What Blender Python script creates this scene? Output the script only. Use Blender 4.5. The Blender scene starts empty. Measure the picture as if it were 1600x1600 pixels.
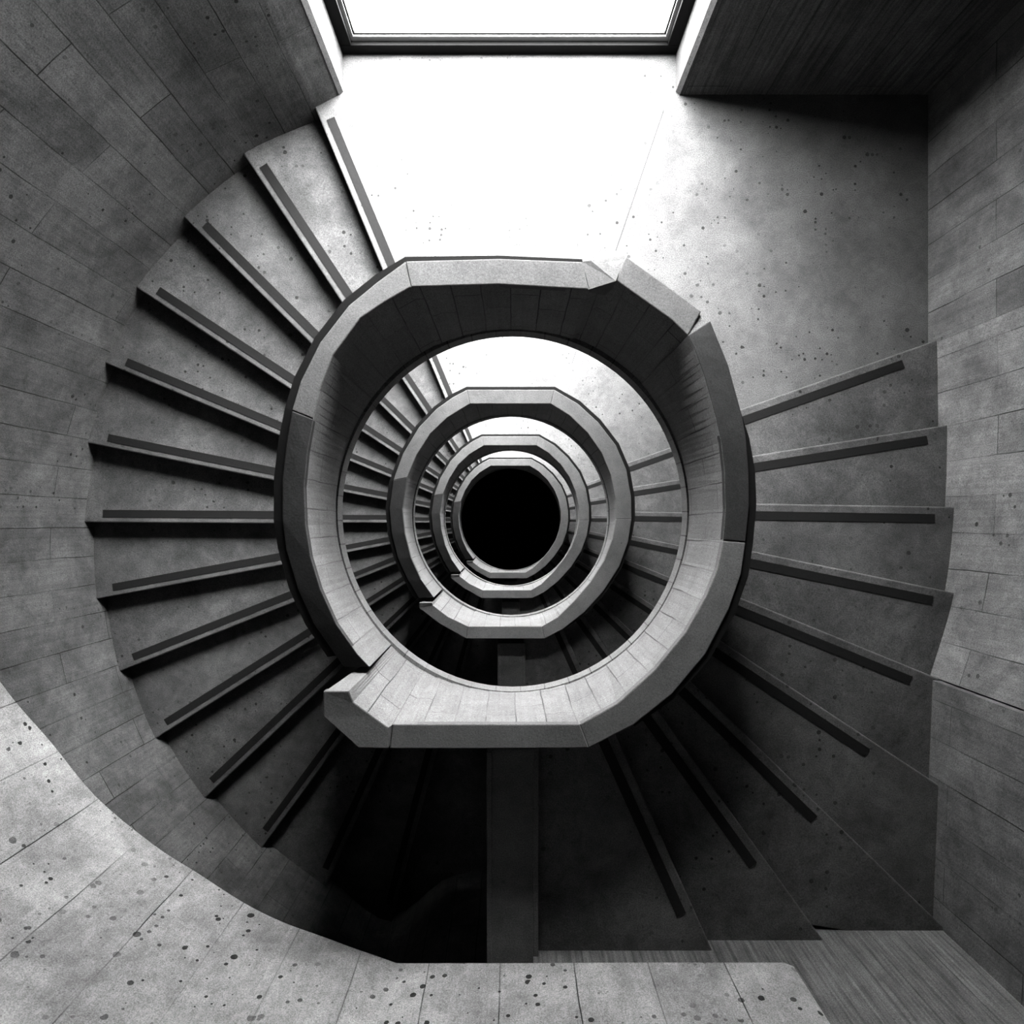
import bpy, math, random
from mathutils import Vector

random.seed(7)
scene = bpy.context.scene
COL = scene.collection

# ------------------------------------------------------------------ calibration of the survey
F = 1000.0            # focal length in photo pixels (photo is 1600 wide)
U0, V0 = 797.0, 817.0 # the point straight below the camera
def P(u, v, d):       # a surveyed photo point at depth d below the camera -> world
    return Vector(((u-U0)*d/F, (V0-v)*d/F, -d))
def P2(u, v, d):
    return Vector(((u-U0)*d/F, (V0-v)*d/F))

AX = Vector((0.029, 0.119))     # axis of the stair well
DL = 4.70                       # depth of the top landing
HL, HR = 0.135, 0.095           # risers of the two flights
STOREY = [0.0, 3.33, 7.05, 10.85]
Z_TOP, Z_BOT = 0.9, -22.0

# ------------------------------------------------------------------ materials
K = 0.105     # the print is dark: deep grey concrete, strong window
def concrete(name, base, mottle=0.28, pits=0.5, pit_scale=9.0, boards=None, grain=0.45, bump=0.25, rough=0.85,
             streak=0.0, pit_size=0.085):
    m = bpy.data.materials.new(name); m.use_nodes = True
    nt = m.node_tree; N = nt.nodes; L = nt.links
    for n in list(N): N.remove(n)
    out = N.new('ShaderNodeOutputMaterial'); bs = N.new('ShaderNodeBsdfPrincipled')
    L.new(bs.outputs[0], out.inputs[0])
    bs.inputs['Roughness'].default_value = rough
    bs.inputs['Specular IOR Level'].default_value = 0.08
    geo = N.new('ShaderNodeNewGeometry')
    pos = geo.outputs['Position']
    def noise(scale, detail=6, rgh=0.6, vec=pos, dist=0.0):
        n = N.new('ShaderNodeTexNoise'); n.inputs['Scale'].default_value = scale
        n.inputs['Detail'].default_value = detail; n.inputs['Roughness'].default_value = rgh
        n.inputs['Distortion'].default_value = dist
        L.new(vec, n.inputs['Vector']); return n.outputs['Fac']
    def rng(fac, a, b, c, d):
        r = N.new('ShaderNodeMapRange'); r.inputs[1].default_value = a; r.inputs[2].default_value = b
        r.inputs[3].default_value = c; r.inputs[4].default_value = d
        L.new(fac, r.inputs[0]); return r.outputs[0]
    def mul(a, b, op='MULTIPLY'):
        r = N.new('ShaderNodeMath'); r.operation = op
        for i, x in enumerate((a, b)):
            if isinstance(x, (int, float)): r.inputs[i].default_value = x
            else: L.new(x, r.inputs[i])
        return r.outputs[0]
    v = mul(rng(noise(2.3, 8, 0.62, dist=0.4), 0.3, 0.7, 1-mottle, 1+mottle),
            rng(noise(9.0, 6, 0.65, dist=0.8), 0.3, 0.7, 1-mottle*0.6, 1+mottle*0.6))
    v = mul(v, rng(noise(130.0, 2, 0.8), 0.3, 0.7, 1-grain, 1+grain))
    hgt = noise(60.0, 5, 0.7)
    # blow holes
    vo = N.new('ShaderNodeTexVoronoi'); vo.inputs['Scale'].default_value = pit_scale
    L.new(pos, vo.inputs['Vector'])
    sep = N.new('ShaderNodeSeparateColor'); L.new(vo.outputs['Color'], sep.inputs[0])
    thr = mul(mul(sep.outputs[0], sep.outputs[1]), pit_size*2.2)
    inside = mul(mul(thr, vo.outputs['Distance'], 'SUBTRACT'), 40.0)
    cl = N.new('ShaderNodeClamp'); L.new(inside, cl.inputs[0])
    # only some patches have holes
    patch = rng(noise(1.1, 2, 0.5), 0.42, 0.58, 0.15, 1.0)
    pit = mul(cl.outputs[0], patch)
    v = mul(v, rng(pit, 0, 1, 1.0, 1.0-pits))
    hgt2 = mul(hgt, mul(pit, 0.8), 'SUBTRACT')
    if boards:
        bw, rh, dark, var = boards
        uv = N.new('ShaderNodeTexCoord')
        br = N.new('ShaderNodeTexBrick')
        br.inputs['Scale'].default_value = 1.0
        br.inputs['Brick Width'].default_value = bw; br.inputs['Row Height'].default_value = rh
        br.inputs['Mortar Size'].default_value = 0.0045; br.inputs['Mortar Smooth'].default_value = 0.35
        br.offset = 0.37; br.inputs['Bias'].default_value = 0.0
        br.inputs['Color1'].default_value = (1-var,)*3+(1,); br.inputs['Color2'].default_value = (1+var,)*3+(1,)
        br.inputs['Mortar'].default_value = (1, 1, 1, 1)
        # a little waviness of the joints
        nv = N.new('ShaderNodeTexNoise'); nv.inputs['Scale'].default_value = 2.5; L.new(uv.outputs['UV'], nv.inputs['Vector'])
        vm = N.new('ShaderNodeVectorMath'); vm.operation = 'SCALE'; vm.inputs['Scale'].default_value = 0.02
        L.new(nv.outputs['Color'], vm.inputs[0])
        va = N.new('ShaderNodeVectorMath'); L.new(vm.outputs[0], va.inputs[0]); L.new(uv.outputs['UV'], va.inputs[1])
        L.new(va.outputs[0], br.inputs['Vector'])
        sc = N.new('ShaderNodeSeparateColor'); L.new(br.outputs['Color'], sc.inputs[0])
        v = mul(v, sc.outputs[0])
        jp = rng(noise(1.7, 3, 0.5), 0.40, 0.60, 0.25, 1.0)
        joint = mul(br.outputs['Fac'], jp)
        v = mul(v, rng(joint, 0, 1, 1.0, 1.0-dark))
        hgt2 = mul(hgt2, mul(joint, 1.2), 'SUBTRACT')
        # long wood grain along the boards
        sx = N.new('ShaderNodeVectorMath'); sx.operation = 'MULTIPLY'; sx.inputs[1].default_value = (1.5, 40.0, 1.0)
        L.new(uv.outputs['UV'], sx.inputs[0])
        g = noise(1.0, 4, 0.6, vec=sx.outputs[0])
        v = mul(v, rng(g, 0.3, 0.7, 1-0.10-streak, 1+0.10+streak))
        hgt2 = mul(hgt2, mul(g, 0.5+streak*3), 'ADD')
    v = mul(v, base*K)
    cb = N.new('ShaderNodeCombineColor')
    for i in range(3): L.new(v, cb.inputs[i])
    L.new(cb.outputs[0], bs.inputs['Base Color'])
    bp = N.new('ShaderNodeBump'); bp.inputs['Strength'].default_value = bump; bp.inputs['Distance'].default_value = 0.01
    L.new(hgt2, bp.inputs['Height']); L.new(bp.outputs[0], bs.inputs['Normal'])
    return m

def plain(name, g, rough=0.6, grain=0.3, scale=160.0, metallic=0.0):
    m = bpy.data.materials.new(name); m.use_nodes = True
    nt = m.node_tree; N = nt.nodes; L = nt.links
    bs = N['Principled BSDF']; bs.inputs['Roughness'].default_value = rough; bs.inputs['Metallic'].default_value = metallic
    bs.inputs['Specular IOR Level'].default_value = 0.03
    geo = N.new('ShaderNodeNewGeometry'); no = N.new('ShaderNodeTexNoise'); no.inputs['Scale'].default_value = scale
    L.new(geo.outputs['Position'], no.inputs['Vector'])
    r = N.new('ShaderNodeMapRange'); r.inputs[1].default_value = .3; r.inputs[2].default_value = .7
    r.inputs[3].default_value = g*(1-grain); r.inputs[4].default_value = g*(1+grain)
    L.new(no.outputs['Fac'], r.inputs[0])
    cb = N.new('ShaderNodeCombineColor')
    for i in range(3): L.new(r.outputs[0], cb.inputs[i])
    L.new(cb.outputs[0], bs.inputs['Base Color'])
    return m

M = {}
M['floor']   = concrete('trowelled_concrete', 0.36, mottle=0.30, pits=0.8, pit_scale=24, pit_size=0.18)
M['step']    = concrete('step_concrete', 0.29, mottle=0.40, pits=0.75, pit_scale=20, pit_size=0.17)
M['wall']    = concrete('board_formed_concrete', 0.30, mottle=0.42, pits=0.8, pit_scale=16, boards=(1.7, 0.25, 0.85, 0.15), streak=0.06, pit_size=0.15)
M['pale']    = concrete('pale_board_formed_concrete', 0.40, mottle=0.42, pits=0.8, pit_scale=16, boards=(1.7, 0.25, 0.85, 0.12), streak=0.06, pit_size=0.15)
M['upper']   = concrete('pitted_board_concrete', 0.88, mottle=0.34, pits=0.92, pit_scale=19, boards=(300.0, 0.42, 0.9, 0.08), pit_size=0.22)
M['grainy']  = concrete('wood_grain_concrete', 0.34, mottle=0.28, pits=0.5, pit_scale=8, boards=(2.3, 0.30, 0.55, 0.10), streak=0.45)
M['parapet'] = concrete('parapet_concrete', 0.55, mottle=0.15, pits=0.4, pit_scale=10, boards=(0.62, 0.17, 0.8, 0.07))
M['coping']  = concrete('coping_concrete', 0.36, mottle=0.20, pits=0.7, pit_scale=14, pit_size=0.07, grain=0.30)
M['toned'] = concrete('dark_toned_coping_concrete', 0.105, mottle=0.30, pits=0.7, pit_scale=14, pit_size=0.07, grain=0.35)  # coping concrete in a darker tone, for some segments of each ring
M['beam']    = concrete('beam_concrete', 0.36, mottle=0.30, pits=0.4, pit_scale=9)
M['strip']   = plain('anti_slip_grit', 0.005, 0.85)
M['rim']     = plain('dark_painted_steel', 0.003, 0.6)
M['frame']   = plain('dark_window_frame', 0.0035, 0.5)
M['bead']    = plain('pale_glazing_bead', 0.12, 0.5, 0.05)
M['gasket']  = plain('grey_gasket', 0.012, 0.6, 0.05)
M['joint']   = plain('sealed_floor_joint', 0.02, 0.9)
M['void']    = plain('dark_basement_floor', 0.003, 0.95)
def glow(name, s):
    m = bpy.data.materials.new(name); m.use_nodes = True
    nt = m.node_tree
    for n in list(nt.nodes): nt.nodes.remove(n)
    o = nt.nodes.new('ShaderNodeOutputMaterial'); e = nt.nodes.new('ShaderNodeEmission')
    e.inputs['Color'].default_value = (1, 1, 1, 1); e.inputs['Strength'].default_value = s
    t = nt.nodes.new('ShaderNodeBsdfTransparent'); ad = nt.nodes.new('ShaderNodeAddShader')
    nt.links.new(e.outputs[0], ad.inputs[0]); nt.links.new(t.outputs[0], ad.inputs[1])
    nt.links.new(ad.outputs[0], o.inputs[0]); return m
M['pane']  = glow('daylit_window_glass', 43.0)

# ------------------------------------------------------------------ mesh helpers
def obj(name, verts, faces, mat, parent=None, uvs=None, origin=None, bevel=0.0, smooth=False, seg=2):
    o0 = Vector(origin) if origin is not None else Vector((0, 0, 0))
    me = bpy.data.meshes.new(name)
    me.from_pydata([tuple(Vector(v)-o0) for v in verts], [], faces)
    if uvs:
        ul = me.uv_layers.new(name='UVMap')
        for p in me.polygons:
            for li in p.loop_indices: ul.data[li].uv = uvs[p.index][li-p.loop_start]
    me.materials.append(mat)
    me.validate(); me.update()
    import bmesh
    bm = bmesh.new(); bm.from_mesh(me)
    bmesh.ops.recalc_face_normals(bm, faces=bm.faces); bm.to_mesh(me); bm.free()
    if smooth:
        for p in me.polygons: p.use_smooth = True
    o = bpy.data.objects.new(name, me); COL.objects.link(o)
    if parent is not None: o.parent = parent
    elif origin is not None: o.location = o0
    if bevel:
        b = o.modifiers.new('edge', 'BEVEL'); b.width = bevel; b.segments = seg; b.limit_method = 'ANGLE'; b.angle_limit = math.radians(40)
    return o

def tag(o, label=None, cat=None, group=None, kind=None):
    if label: o['label'] = label
    if cat: o['category'] = cat
    if group: o['group'] = group
    if kind: o['kind'] = kind
    return o

def empty(name, loc, label, cat, group=None, kind=None):
    o = bpy.data.objects.new(name, None); COL.objects.link(o); o.location = loc
    o.empty_display_size = 0.2
    return tag(o, label, cat, group, kind)

def prism(poly, z1, z0):
    n = len(poly)
    v = [(p[0], p[1], z1) for p in poly]+[(p[0], p[1], z0) for p in poly]
    f = [list(range(n)), list(range(2*n-1, n-1, -1))]+[[i, (i+1) % n, n+(i+1) % n, n+i] for i in range(n)]
    return v, f

def box(x0, x1, y0, y1, z0, z1):
    return prism([(x0, y0), (x1, y0), (x1, y1), (x0, y1)], z1, z0)

def join(*parts):
    V, Fc = [], []
    for v, f in parts:
        b = len(V); V += list(v); Fc += [[i+b for i in q] for q in f]
    return V, Fc

def catmull(pts, n=5):
    out = []
    for i in range(len(pts)-1):
        p0 = pts[max(i-1, 0)]; p1 = pts[i]; p2 = pts[i+1]; p3 = pts[min(i+2, len(pts)-1)]
        for k in range(n):
            t = k/n
            out.append(0.5*((2*p1)+(p2-p0)*t+(2*p0-5*p1+4*p2-p3)*t*t+(3*p1-p0-3*p2+p3)*t**3))
    out.append(pts[-1]); return out

def offset(pts, d):
    """offset of an open 2D polyline to its left-hand side by d"""
    out = []
    for i, p in enumerate(pts):
        a = pts[max(i-1, 0)]; b = pts[min(i+1, len(pts)-1)]
        t = (b-a).normalized(); out.append(p+Vector((-t.y, t.x))*d)
    return out

def wall(name, pts, thick, mat, label, z1=Z_TOP, z0=Z_BOT, u0=0.0, bottoms=None, smooth=False):
    """vertical wall: pts is its visible face seen from above, thick goes to the left-hand side"""
    n = len(pts); out = offset(pts, thick)
    if bottoms is None: bottoms = [z0]*n
    V = []
    for i in range(n):
        V += [(pts[i].x, pts[i].y, z1), (pts[i].x, pts[i].y, bottoms[i]),
              (out[i].x, out[i].y, bottoms[i]), (out[i].x, out[i].y, z1)]
    s = [u0]
    for i in range(1, n): s.append(s[-1]+(pts[i]-pts[i-1]).length)
    Fc, UV = [], []
    for i in range(n-1):
        for k in range(4):
            a, b = 4*i+k, 4*i+(k+1) % 4; c, d = 4*(i+1)+(k+1) % 4, 4*(i+1)+k
            Fc.append([a, b, c, d])
            if k == 0: zz = (z1, bottoms[i], bottoms[i+1], z1)
            elif k == 2: zz = (bottoms[i], z1, z1, bottoms[i+1])
            else: zz = (0, thick, thick, 0)
            UV.append([(zz[0], s[i]), (zz[1], s[i]), (zz[2], s[i+1]), (zz[3], s[i+1])])
    Fc.append([0, 1, 2, 3]); UV.append([(z1, s[0]), (bottoms[0], s[0]), (bottoms[0], s[0]+thick), (z1, s[0]+thick)])
    b = 4*(n-1); Fc.append([b+3, b+2, b+1, b])
    UV.append([(z1, s[-1]+thick), (bottoms[-1], s[-1]+thick), (bottoms[-1], s[-1]), (z1, s[-1])])
    me = bpy.data.meshes.new(name); me.from_pydata(V, [], Fc)
    ul = me.uv_layers.new(name='UVMap')
    for p in me.polygons:
        for j, li in enumerate(p.loop_indices): ul.data[li].uv = UV[p.index][j]
    me.materials.append(mat)
    import bmesh
    bm = bmesh.new(); bm.from_mesh(me); bmesh.ops.recalc_face_normals(bm, faces=bm.faces); bm.to_mesh(me); bm.free()
    o = bpy.data.objects.new(name, me); COL.objects.link(o)
    tag(o, label, 'wall', kind='structure')
    if smooth:
        for p in me.polygons: p.use_smooth = True
        me.set_sharp_from_angle(angle=math.radians(35)) if hasattr(me, 'set_sharp_from_angle') else None
    return o

# ------------------------------------------------------------------ survey of the nosing lines (outer end, inner end)
LEFT = [((492,168),(598,422)), ((380,240),(537,477)), ((287,339),(490,541)), ((213,449),(455,609)),
        ((164,567),(435,680)), ((137,692),(425,750)), ((132,816),(425,818)), ((151,936),(439,883)),
        ((187,1049),(457,942)), ((243,1154),(487,1000)), ((320,1247),(515,1063)), ((409,1325),(560,1120)),
        ((509,1385),(604,1175)), ((612,1440),(681,1178))]
RIGHT = [((1464,531),(1159,639)), ((1480,664),(1177,712)), ((1491,792),(1186,787)), ((1491,926),(1180,862)),
         ((1468,1061),(1162,936)), ((1466,1226),(1200,1050)), ((1465,1440),(1100,1085)), ((1258,1430),(1035,1120)),
         ((1107,1472),(967,1160))]
R_IN = 1.30
def reach(a, b, r=R_IN):
    """carry the line a->b inwards until it meets the circle r about the well axis"""
    d = (b-a).normalized(); oc = a-AX
    B = oc.dot(d); C = oc.dot(oc)-r*r; disc = B*B-C
    t = -B-math.sqrt(max(disc, 0.0)) if disc > 0 else -B
    return a+d*t
def dl(k): return DL+HL*k
def dr(k): return DL-HR*k
LN, RN = [], []     # nosing lines in plan: (outer, inner)
for k, (o, i) in enumerate(LEFT):
    a, b = P2(*o, dl(k)), P2(*i, dl(k)); LN.append((a, reach(a, b, max(R_IN, 0.2815*dl(k+1)))))
for k, (o, i) in enumerate(RIGHT):
    a, b = P2(*o, dr(k+1)), P2(*i, dr(k+1)); RN.append((a, reach(a, b, 1.335)))
BX0, BX1 = -0.138, 0.168     # the cross wall at the south
LN.append((Vector((BX0+0.02, -3.3)), Vector((BX0+0.02, -1.90))))
RN.append((Vector((BX1-0.02, -2.75)), Vector((BX1-0.02, -1.22))))

def grip(line, inward, z, off, wid, r_end, end=0.15, start=-0.02):
    """anti-slip strip lying on the tread beside a nosing line"""
    o, i = line; d = (i-o).normalized(); n = Vector((-d.y, d.x))
    if n.dot(inward) < 0: n = -n
    L = (i-o).length
    a = o+d*end; b = i-d*start
    pl = [a+n*off, b+n*off, b+n*(off+wid), a+n*(off+wid)]
    return prism([(p.x, p.y) for p in pl], z+0.004, z-0.004)

LN_LOW = [(o, AX+(i-AX).normalized()*(1.33+0.31*k/14)) for k, (o, i) in enumerate(LN)]
LN_LOW[-1] = (LN[-1][0], Vector((BX0+0.02, -1.52)))
def flight_left(root, LN):
    """steps going down counter-clockwise; local frame: z = 0 at the landing"""
    for k in range(1, 15):
        fo, fi = LN[k]; bo, bi = LN[k-1]
        back = ((bo-fo)+(bi-fi)).normalized()
        eo = (fo-fi).normalized(); eb = (bo-bi).normalized()
        zt = -HL*k
        # outer edge bulges with the wall
        poly = [fi, fo+eo*0.16, (fo+eo*0.16+bo+eb*0.16)*0.5+((fo+bo)*0.5-AX).normalized()*0.06, bo+eb*0.16+back*0.06, bi+back*0.06]
        v, f = prism([(p.x, p.y) for p in poly], zt, zt-0.21)
        s = obj('step', v, f, M['step'], root, bevel=0.010)
        if k < 14:
            v, f = grip(LN[k], back, zt, 0.044, 0.064, 0, end=0.16)
            obj('anti_slip_strip', v, f, M['strip'], s)

GRIP_END = [(1410,566), (1448,684), (1460,806), (1457,936), (1424,1060), (1360,1168), (1278,1274), (1176,1352), (1072,1426)]
def flight_right(root, z):
    for k in range(1, 10):
        no, ni = RN[k-1]; bo, bi = RN[k]
        back = ((bo-no)+(bi-ni)).normalized()
        eo = (no-ni).normalized(); eb = (bo-bi).normalized()
        zt = HR*k
        poly = [ni, no+eo*(0.14 if k < 7 else 0.30)]
        if k in (6, 7): poly.append(Vector((2.86, -2.70)) if k == 7 else Vector((2.95, -2.1)))
        poly += [bo+eb*0.14+back*0.05, bi+back*0.05]
        if k == 9: poly = [ni, no+eo*0.16, bo, bi]
        v, f = prism([(p.x, p.y) for p in poly], zt, zt-0.21)
        s = obj('step', v, f, M['step'], root, bevel=0.010)
        e = P2(*GRIP_END[k-1], dr(k)); end = (e-no).dot(-eo)
        v, f = grip(RN[k-1], back, zt, 0.052, 0.060, 0, end=max(end, 0.1))
        obj('anti_slip_strip', v, f, M['strip'], s)

def landing(root):
    lo, li = LN[0]; ro, ri = RN[0]
    e = (lo-li).normalized()
    a1 = math.atan2(ri.y-AX.y, ri.x-AX.x); a0 = math.atan2(li.y-AX.y, li.x-AX.x)
    arc = [Vector((AX.x+1.37*math.cos(a1+(a0-a1)*t/24), AX.y+1.37*math.sin(a1+(a0-a1)*t/24))) for t in range(25)]
    er = (ro-ri).normalized(); bk = Vector((0.02, -0.06))
    poly = [lo+e*0.10, Vector((-1.36, 3.26)), Vector((-1.36, 3.60)), Vector((1.36, 3.60)), Vector((1.36, 3.27)),
            Vector((3.20, 3.27)), Vector((3.20, (ro+er*0.12).y-0.05)), ri+bk]+arc
    v, f = prism([(p.x, p.y) for p in poly], 0.0, -0.26)
    s = obj('slab', v, f, M['floor'], root, bevel=0.010)
    v, f = grip(LN[0], Vector((1, 0.3)), 0.0, 0.044, 0.062, 0, end=0.12)
    obj('anti_slip_strip', v, f, M['strip'], root)
    for (a, b) in (((1037,172),(962,392)), ((797,90),(799,395))):
        a, b = P2(*a, DL), P2(*b, DL); d = (b-a).normalized(); n = Vector((-d.y, d.x))*(0.0035 if a.x > 0.1 else 0.0016)
        v, f = prism([tuple(a-n), tuple(b-n), tuple(b+n), tuple(a+n)], 0.0012, -0.01)
        obj('floor_joint', v, f, M['joint'], root)

# ------------------------------------------------------------------ parapet rings
def densify(st, n):
    out = []
    for i in range(len(st)-1):
        for k in range(n):
            t = k/n; out.append(tuple(a.lerp(b, t) for a, b in zip(st[i], st[i+1])))
    out.append(st[-1]); return out

def loft(sections, closed_ends=True, u_scale=True):
    """sections: list of equal-length point lists (closed cross sections)"""
    m = len(sections[0]); V = [p for s in sections for p in s]; Fc = []; UV = []
    arc = [0.0]
    for i in range(1, len(sections)): arc.append(arc[-1]+(Vector(sections[i][1])-Vector(sections[i-1][1])).length)
    for i in range(len(sections)-1):
        for k in range(m):
            a, b = i*m+k, i*m+(k+1) % m; c, d = (i+1)*m+(k+1) % m, (i+1)*m+k
            Fc.append([a, b, c, d])
            za, zb, zc, zd = V[a][2], V[b][2], V[c][2], V[d][2]
            UV.append([(za, arc[i]), (zb, arc[i]), (zc, arc[i+1]), (zd, arc[i+1])])
    Fc.append(list(range(m))); UV.append([(V[k][2], (Vector(V[k])-Vector(V[0])).to_2d().length) for k in range(m)])
    b = (len(sections)-1)*m; Fc.append([b+k for k in reversed(range(m))])
    UV.append([(V[b+k][2], (Vector(V[b+k])-Vector(V[b])).to_2d().length) for k in reversed(range(m))])
    return V, Fc, UV

def parapet_body(name, root, st, zb, cen, rx, ry, mat, org, ext=0.145, DLS=DL):
    secs = []
    for (o, i) in st:
        a = math.atan2((i.y-cen.y)/ry, (i.x-cen.x)/rx)
        ib = Vector((cen.x+rx*math.cos(a), cen.y+ry*math.sin(a), zb))
        ob = Vector((cen.x+(rx+ext)*math.cos(a), cen.y+(ry+ext)*math.sin(a), zb))
        th = (math.degrees(math.atan2(i.y-AX.y, i.x-AX.x))-115.0) % 360.0   # along the falling flight
        if th < 155.0:
            low = (DLS+HL*max(th/10.8, 0.0)+0.10) if th > 0 else -zb
            q = max(low/(-zb), 1.0)
            if low > -zb:
                ob = Vector((cen.x+(rx+0.03)*q*math.cos(a), cen.y+(ry+0.03)*q*math.sin(a), -low))
        it = Vector((i.x, i.y, i.z-0.004)); d = (o-i).to_2d().normalized()
        it2 = it.copy()
        ot = Vector((o.x-d.x*0.012, o.y-d.y*0.012, o.z-0.02))
        secs.append([ot, it2, ib, ob])
    v, f, uv = loft(secs)
    o = obj(name, v, f, mat, root, uvs=uv, origin=org)
    return o

def lip(root, angs, zb, cen, rx, ry, org):
    secs = []
    for a in angs:
        c, s = math.cos(a), math.sin(a)
        q = [(rx+0.06, zb+0.10), (rx-0.014, zb+0.10), (rx-0.014, zb-0.03), (rx+0.06, zb-0.03)]
        secs.append([Vector((cen.x+(r)*c, cen.y+(r+ry-rx)*s, z)) for r, z in q])
    v, f, uv = loft(secs)
    return obj('soffit_edge', v, f, M['parapet'], root, uvs=uv, origin=org)

def coping(root, st, org, thick=0.055, name='coping', bev=0.006, mat=None):
    secs = []
    for (o, i) in st:
        secs.append([o, i, Vector((i.x, i.y, i.z-thick)), Vector((o.x, o.y, min(o.z, i.z)-thick))])
    v, f, uv = loft(secs)
    return obj(name, v, f, mat or M['coping'], root, uvs=uv, origin=org, bevel=bev)

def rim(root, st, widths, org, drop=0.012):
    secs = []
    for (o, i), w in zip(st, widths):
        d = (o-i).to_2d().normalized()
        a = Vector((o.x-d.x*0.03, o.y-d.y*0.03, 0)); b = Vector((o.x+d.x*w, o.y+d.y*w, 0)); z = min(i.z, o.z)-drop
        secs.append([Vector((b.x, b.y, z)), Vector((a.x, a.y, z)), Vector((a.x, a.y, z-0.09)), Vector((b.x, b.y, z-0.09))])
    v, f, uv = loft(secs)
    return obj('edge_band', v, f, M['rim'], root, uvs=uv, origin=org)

def stations(outer, inner, d0, d1, tilt=0.0, tilt0=None):
    n = len(outer); out = []
    for k in range(n):
        t = k/(n-1); d = d0+(d1-d0)*t
        tl = tilt if tilt0 is None else tilt0+(tilt-tilt0)*t
        out.append((P(*outer[k], d+tl), P(*inner[k], d)))
    return out

# top ring, surveyed segment by segment, counter-clockwise from its free end
S0 = stations([(505,1080),(505,1120),(560,1169),(607,1170)], [(545,1080),(552,1097),(580,1118),(607,1137)], 3.44, 3.47)
S1 = stations([(609,1170),(760,1170),(920,1169)], [(614,1132),(760,1132),(906,1132)], 3.50, 3.50)
S2 = stations([(920,1169),(990,1133),(1050,1085),(1103,1022),(1139,952),(1158,897),(1165,848)],
              [(906,1132),(965,1099),(1025,1045),(1072,987),(1104,930),(1121,888),(1130,845)], 3.52, 3.58)
S3 = stations([(1165,847),(1171,790),(1170,735),(1166,685),(1160,650),(1138,570),(1120,526),(1110,501)],
              [(1130,844),(1134,795),(1132,735),(1127,690),(1118,650),(1100,586),(1085,545),(1075,524)], 3.58, 3.56, 0.05, 0.0)
S4 = stations([(1096,486),(1050,452),(1010,423),(978,400)], [(1075,524),(1050,500),(1008,470),(963,438)], 3.62, 3.62)
S5 = stations([(911,409),(780,404),(634,408)], [(920,452),(780,444),(642,448)], 3.58, 3.58)
S6 = stations([(634,408),(590,440),(545,477),(500,535),(470,595),(456,641)],
              [(642,448),(600,472),(563,497),(520,555),(500,607),(489,654)], 3.58, 3.60, 0.01)
S7 = stations([(456,642),(448,690),(441,750),(441,815),(447,860),(465,920),(490,975),(525,1025),(537,1042)],
              [(489,655),(480,705),(475,760),(477,820),(485,870),(500,920),(525,975),(558,1022),(577,1042)], 3.60, 3.76, 0.05, 0.0)

def top_parapet():
    org = (AX.x, AX.y, -DL)
    root = empty('parapet', org, 'nearest and largest polygonal concrete parapet ring, topmost of the stack, with a stepped free end', 'parapet', 'parapet rings stacked down the stair well')
    cen = Vector((0.016, 0.080)); rx, ry = 1.222, 1.258; zb = -4.52
    body = densify(S0+S1+S2, 4)+densify(S3, 4)
    tail = [(a-Vector((0,0,0.0)), b) for a, b in densify(S4, 4)]+densify(S5, 4)+densify(S6, 4)+densify(S7, 4)
    parapet_body('inner_wall', root, body+tail, zb, cen, rx, ry, M['parapet'], org)
    n = 96
    lip(root, [math.radians(-135+360*k/n) for k in range(n+1)], zb, cen, rx, ry, org)
    for S in (S0, S1, S2, S4, S5, S6): coping(root, S, org)
    for S in (S3, S7): tag(coping(root, S, org, mat=M['toned']), 'dark stained coping')
    # mitred block between the flat landing coping and the rising side
    z = -3.58
    pts = [P(910,409,3.58), P(923,407,3.58), P(962,439,3.60), P(921,452,3.58)]
    lowp = [Vector((p.x, p.y, -3.80)) for p in pts]
    obj('mitre_block', pts+lowp, [[0,1,2,3],[7,6,5,4],[0,1,5,4],[1,2,6,5],[2,3,7,6],[3,0,4,7]], M['coping'], root, origin=org)
    pts = [P(923,407,3.60), P(951,397,3.70), P(978,399,3.67), P(962,439,3.60)]
    lowp = [Vector((p.x, p.y, -3.85)) for p in pts]
    obj('mitre_block', pts+lowp, [[0,1,2,3],[7,6,5,4],[0,1,5,4],[1,2,6,5],[2,3,7,6],[3,0,4,7]], M['coping'], root, origin=org)
    # dark band around the outside
    A = S5+S6[1:]+S7[1:-1]
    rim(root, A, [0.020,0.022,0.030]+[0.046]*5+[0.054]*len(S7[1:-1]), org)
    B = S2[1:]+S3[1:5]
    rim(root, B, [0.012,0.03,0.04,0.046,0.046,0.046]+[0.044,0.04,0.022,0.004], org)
    return root

# lower rings: surveyed on the second ring, true size, reused below
def zp(z): return (580+z[0]/3.636, 580+z[1]/3.636)
RO = [(270,1290),(210,1190),(150,1060),(115,920),(103,780),(125,620),(180,470),(270,320),(370,215),(460,150),(545,105),
      (1040,105),(1175,185),(1290,290),(1390,420),(1450,560),(1478,720),(1480,840),(1460,970),(1410,1110),(1320,1250),
      (1210,1370),(1090,1465),(985,1520),(540,1520),(380,1430),(272,1345),(272,1315)]
RI = [(355,1285),(280,1180),(225,1060),(190,920),(176,780),(203,605),(255,480),(335,355),(430,265),(505,218),(560,185),
      (1020,185),(1125,250),(1230,350),(1310,465),(1362,590),(1390,730),(1392,840),(1372,950),(1325,1075),(1245,1200),
      (1150,1310),(1060,1398),(970,1450),(550,1450),(435,1395),(350,1330),(345,1315)]
D2 = 6.93
def ring_stations():
    st = []
    n = len(RO)
    for k in range(n):
        d = D2; tl = 0.0
        if k <= 5: d = D2+0.10*(5-k)/5; tl = 0.04*(5-k)/5

        if k >= n-4: d = D2-0.05*(k-(n-5))/4
        ou, ov = zp(RO[k]); iu, iv = zp(RI[k])
        st.append((P(ou, ov, d+tl), P(iu, iv, d)))
    return st
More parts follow.
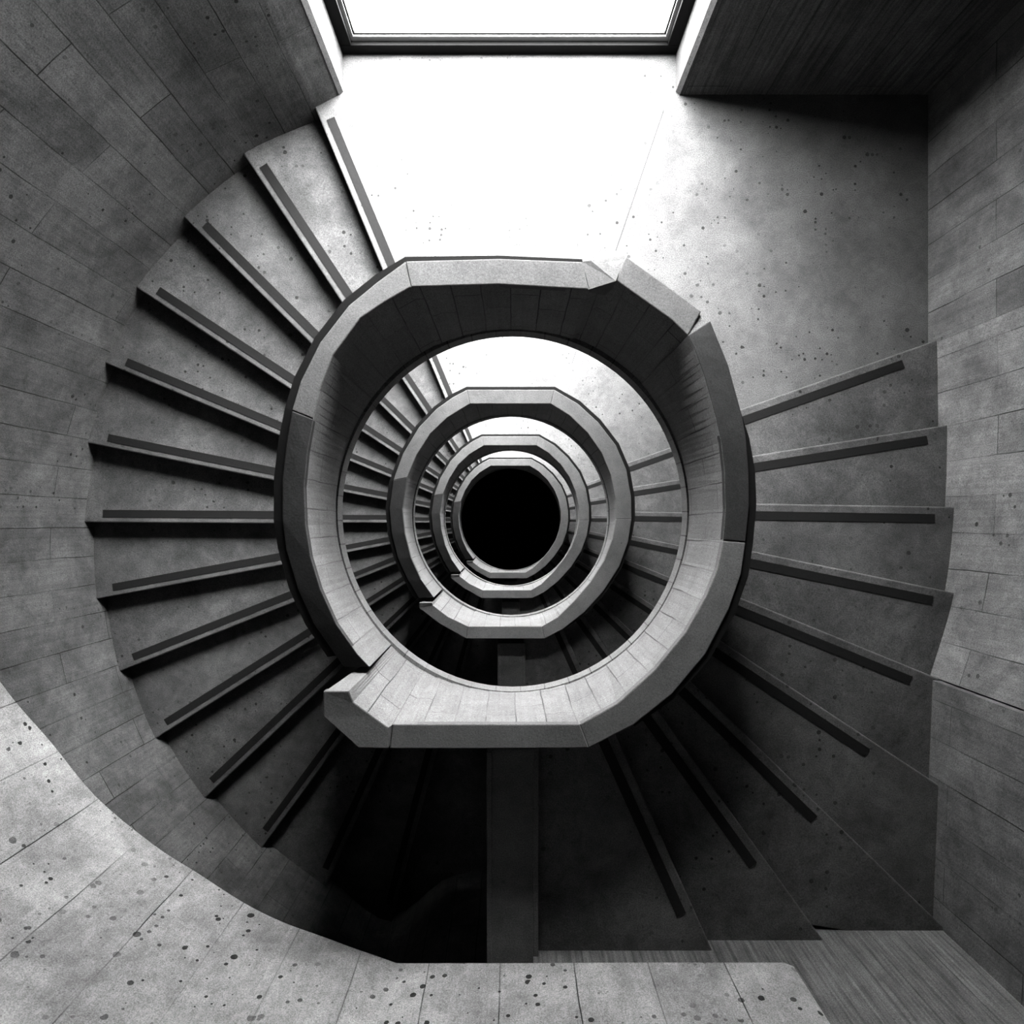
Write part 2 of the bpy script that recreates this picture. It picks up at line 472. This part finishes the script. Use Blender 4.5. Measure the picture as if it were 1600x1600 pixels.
RING_LABEL = {1: 'second concrete parapet ring down the well, seen inside the largest ring',
              2: 'third concrete parapet ring down the well, between the second and the smallest',
              3: 'smallest and deepest concrete parapet ring, bordering the black hole of the well'}

def lower_parapet(lv):
    st = ring_stations()
    sh = Vector((0, 0, -(STOREY[lv]-STOREY[1])))
    org = Vector((AX.x, AX.y, -DL-STOREY[1]))
    root = empty('parapet', org, RING_LABEL[lv], 'parapet', 'parapet rings stacked down the stair well')
    cen = Vector((0.012, 0.086)); rx, ry = 1.20, 1.235; zb = -7.86
    parapet_body('inner_wall', root, densify(st, 4), zb, cen, rx, ry, M['parapet'], org, DLS=DL+STOREY[1])
    n = 72
    lip(root, [math.radians(-135+360*k/n) for k in range(n+1)], zb, cen, rx, ry, org)
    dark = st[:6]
    plain0 = [(Vector((o.x, o.y, i.z)), i) for o, i in st[5:6]]+st[6:11]
    tag(coping(root, dark, org, mat=M['toned']), 'dark stained coping')
    for S in (plain0, st[10:12], st[11:18], st[17:24], st[23:25], st[24:]): coping(root, S, org)
    W = [0.045]*6+[0.04]*4+[0.035]*2+[0.04]*6+[0.03]*4+[0.01]
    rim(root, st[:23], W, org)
    root.location = org+sh
    return root

def copy_tree(o, parent=None):
    c = o.copy(); COL.objects.link(c)
    if parent is not None: c.parent = parent
    for ch in list(o.children): copy_tree(ch, c)
    return c

top_parapet()
first_ring = lower_parapet(1)
for lv in (2, 3):
    c = copy_tree(first_ring); c.location.z = -DL-STOREY[lv]; c['label'] = RING_LABEL[lv]

# ------------------------------------------------------------------ landings, flights, cross walls
WHERE = ['top storey', 'second storey down', 'third storey down', 'lowest visible storey']
g = empty('landing', (1.0, 2.4, -DL), 'bright sunlit concrete landing in front of the big window at the top of the photo', 'landing', 'stair landings below the windows')
off = Vector((1.0, 2.4, 0))
landing(g)
fl = empty('stair_flight', (-2.3, 0.4, -DL), 'large flight of concrete steps fanning down the left side, outside the largest parapet', 'stairs', 'flights on the left side')
flight_left(fl, LN)
fl2 = empty('stair_flight', (-2.3, 0.4, -DL-STOREY[1]), 'flight of steps on the left between the largest and the second parapet ring', 'stairs', 'flights on the left side')
flight_left(fl2, LN_LOW)
fr = empty('stair_flight', (2.2, -0.5, -DL), 'large flight of concrete steps fanning up the right side, outside the largest parapet', 'stairs', 'flights on the right side')
flight_right(fr, 0)
for r in (g, fl, fl2, fr):                       # meshes were laid out about the well; move them under their root
    for ch in r.children:
        sh = Vector((r.location.x, r.location.y, 0))
        ms = [ch.data]+[q.data for q in ch.children]
        for me in ms:
            for v in me.vertices: v.co -= sh

bm_root = empty('concrete_beam', (0.0, -2.0, -DL-2.05), 'dark grey straight concrete beam at the bottom centre, running from the largest parapet to the pale pitted wall', 'beam', 'beams between the flights')
zz = -3.80+DL+2.05
v, f = prism([(-1.34+2, zz), (-2.75+2, zz), (-2.75+2, 0.0), (-1.88+2, 0.0), (-1.88+2, zz-0.5), (-1.34+2, zz-0.5)], BX1, BX0)
v = [(q[2], q[0], q[1]) for q in v]
obj('web', v, f, M['beam'], bm_root, bevel=0.008)
for x in (BX0, BX1-0.03):
    v, f = box(x, x+0.03, -1.36+2.0, -2.74+2.0, zz-0.02, zz+0.008)
    obj('edge_rib', v, f, M['beam'], bm_root, bevel=0.003)

LAND = {1: 'bright landing seen between the largest and the second parapet ring', 2: 'narrow bright landing seen between the second and the third parapet ring',
        3: 'thin bright sliver of landing just above the smallest parapet ring'}
FLL = {1: 'flight of steps on the left between the largest and the second parapet ring', 2: 'small flight of steps on the left between the second and the third parapet ring',
       3: 'tiny flight of steps on the left beside the smallest parapet ring'}
FLR = {1: 'flight of steps on the right between the largest and the second parapet ring', 2: 'small flight of steps on the right between the second and the third parapet ring',
       3: 'tiny flight of steps on the right beside the smallest parapet ring'}
CRW = {1: 'dim beam seen through the largest ring, below the second parapet ring', 2: 'very dark small beam below the third parapet ring',
       3: 'deepest beam, in the dark below the smallest parapet ring'}
for lv in (1, 2, 3):
    for root, labels in ((g, LAND), (fl, FLL), (fr, FLR), (bm_root, CRW)):
        if root is fl:
            if lv == 1: continue
            root = fl2
        c = copy_tree(root); c.location.z = root.location.z-STOREY[lv]+(STOREY[1] if root is fl2 else 0.0); c['label'] = labels[lv]
# the lower flights on the right start one step earlier

# ------------------------------------------------------------------ walls of the shaft
YN = 3.144; XJ0, XJ1 = -1.255, 1.2455; YW = 3.44
west = [LN[k][0] for k in range(0, 14)]+[Vector((-0.55, -3.62)), Vector((0.4, -3.7))]
west = [Vector((XJ0, YN)), Vector((XJ0, YN)).lerp(LN[0][0], 0.97)]+catmull(west, 5)
wall('wall_west', west, -0.35, M['wall'], 'tall curved board-marked concrete wall along the left side of the stair', smooth=True)
ne = [Vector((XJ1, YN)), Vector((3.07, YN))]
wall('wall_northeast', [ne[1], ne[0]], -0.30, M['grainy'], 'dark board-marked wall at the upper right, to the right of the window')
wall('wall_east', [Vector((3.07, 1.30)), Vector((3.07, YN+0.3))], -0.30, M['wall'], 'flat grey wall beside the shadowed right end of the landing')
ec = [Vector((3.07, 1.32))]+[RN[k][0] for k in range(0, 5)]
ec = catmull(ec[1:], 6)
wall('wall_east_curved', [p for p in reversed(ec)], -0.30, M['pale'], 'pale curved concrete wall at the outer ends of the right-hand steps', smooth=True)
wall('wall_southeast', [Vector((2.715, -2.9)), Vector((2.79, -1.04))], -0.34, M['wall'], 'dark flat wall at the lower right beside the last right-hand steps')
wall('wall_south', [Vector((BX1-0.03, -2.57)), Vector((2.95, -2.57))], -0.40, M['grainy'], 'dark wood-grained wall at the lower right corner, behind the pitted wall')
# upper wall with a rising lower edge
ED = [(-230,700,3.60),(-100,900,3.93),(0,1065,4.20),(80,1160,4.36),(150,1245,4.42),(240,1320,4.36),(310,1365,4.26),(380,1410,4.14),(440,1440,4.03),(500,1462,3.93),(560,1484,3.85),(620,1505,3.78)]
e2 = [P(u, v_, d) for u, v_, d in ED]
e3 = catmull(e2, 4)+[P(720,1505,3.73), P(800,1505,3.70), P(1000,1504,3.63), P(1225,1504,3.58), P(1240,1510,3.58)]
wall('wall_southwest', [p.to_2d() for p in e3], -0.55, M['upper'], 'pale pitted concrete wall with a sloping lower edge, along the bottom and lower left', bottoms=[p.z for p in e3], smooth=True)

# lintels and spandrels above each window
parts = []
HEIGHTS = [2.85, 2.95, 3.1, 3.1]
for lv in range(4):
    zl = -DL-STOREY[lv]
    top = Z_TOP if lv == 0 else -DL-STOREY[lv-1]-0.25
    parts.append(box(XJ0-0.1, XJ1+0.1, YN+0.02, YW+0.25, zl+HEIGHTS[lv], top))
parts.append(box(XJ0-0.1, XJ1+0.1, YN, YW+0.25, Z_BOT, -DL-STOREY[3]-0.25))
v, f = join(*parts)
tag(obj('wall_north', v, f, M['wall']), 'concrete lintel bands of the window bay', 'wall', kind='structure')
# the two white reveals of the window bay
def reveal(name, pts, label):
    v, f = prism([tuple(p) for p in pts], Z_TOP, Z_BOT)
    tag(obj(name, v, f, M['floor'], bevel=0.0), label, 'trim', kind='structure')
reveal('trim_1', [(XJ0-0.0, YN-0.004), (XJ0+0.030, YN+0.02), (-1.228, YW+0.02), (-1.228, YW+0.2), (-1.42, YW+0.2), (-1.42, YN+0.1), (XJ0-0.02, YN+0.03)], 'pale splayed window reveal on the left of the big window')
reveal('trim_2', [(XJ1+0.0, YN-0.004), (XJ1-0.030, YN+0.02), (1.219, YW+0.02), (1.219, YW+0.2), (1.42, YW+0.2), (1.42, YN+0.1), (XJ1+0.02, YN+0.03)], 'pale splayed window reveal on the right of the big window')

# ------------------------------------------------------------------ windows
WL = ['tall bright window at the top edge of the photo, above the sunlit landing', 'hidden bright window over the second landing, lighting it from above',
      'hidden bright window over the third landing, lighting it from above', 'hidden bright window over the lowest landing, lighting it from above']
x0, x1 = -1.235, 1.226
def window(lv):
    WH = HEIGHTS[lv]
    win = empty('window_%d' % (lv+1), (0, YW, -DL-STOREY[lv]), WL[lv], 'window', kind='structure')
    fw = 0.09
    def put(name, parts, mat, bev=0.0):
        v, f = join(*parts); return obj(name, v, f, mat, win, bevel=bev)
    put('frame', [box(x0, x1, 0.0, 0.11, 0.0, fw), box(x0, x1, 0.0, 0.11, WH-fw, WH), box(x0, x0+fw, 0.0, 0.11, fw, WH-fw), box(x1-fw, x1, 0.0, 0.11, fw, WH-fw)], M['frame'], 0.004)
    a0, a1, b0, b1 = x0+fw, x1-fw, fw, WH-fw; w = 0.045
    put('glazing_bead', [box(a0, a1, 0.03, 0.09, b0, b0+w), box(a0, a1, 0.03, 0.09, b1-w, b1), box(a0, a0+0.025, 0.03, 0.09, b0+w, b1-w), box(a1-0.025, a1, 0.03, 0.09, b0+w, b1-w)], M['bead'])
    a0 += 0.025; a1 -= 0.025; b0 += w; b1 -= w; w = 0.012
    put('gasket', [box(a0, a1, 0.045, 0.08, b0, b0+w), box(a0, a1, 0.045, 0.08, b1-w, b1), box(a0, a0+w, 0.045, 0.08, b0+w, b1-w), box(a1-w, a1, 0.045, 0.08, b0+w, b1-w)], M['gasket'])
    v, f = box(a0, a1, 0.06, 0.068, b0, b1); obj('glass_pane', v, f, M['pane'], win)
for lv in range(4): window(lv)

# ------------------------------------------------------------------ ceiling and bottom
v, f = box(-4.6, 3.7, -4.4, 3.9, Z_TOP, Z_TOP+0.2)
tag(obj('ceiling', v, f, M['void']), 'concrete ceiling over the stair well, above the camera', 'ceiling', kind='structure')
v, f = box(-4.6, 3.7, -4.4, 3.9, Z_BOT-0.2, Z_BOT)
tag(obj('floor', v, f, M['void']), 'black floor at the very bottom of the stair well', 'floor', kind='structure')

# ------------------------------------------------------------------ camera, world, view
cam = bpy.data.cameras.new('camera'); co = bpy.data.objects.new('camera', cam); COL.objects.link(co)
co.location = (0, 0, 0); co.rotation_euler = (0, 0, 0)
cam.sensor_width = 36.0; cam.lens = 36.0*F/1600.0
cam.shift_x = (800-U0)/1600.0; cam.shift_y = (V0-800)/1600.0
cam.clip_start = 0.02; cam.clip_end = 100
scene.camera = co
sl = bpy.data.lights.new('daylight', 'SUN'); sl.energy = 195.0; sl.angle = math.radians(80)
so = bpy.data.objects.new('daylight', sl); COL.objects.link(so); so.location = (0, 8, 3)
so.rotation_euler = (math.radians(-(90-49)), 0, math.radians(-11))      # from the north, high soft sky
w = bpy.data.worlds.new('world'); scene.world = w; w.use_nodes = True
w.node_tree.nodes['Background'].inputs[0].default_value = (0.8, 0.8, 0.8, 1)
w.node_tree.nodes['Background'].inputs[1].default_value = 0.3
vs = scene.view_settings
vs.view_transform = 'Standard'; vs.look = 'None'; vs.gamma = 1.0; vs.exposure = 0.2; vs.use_curve_mapping = False
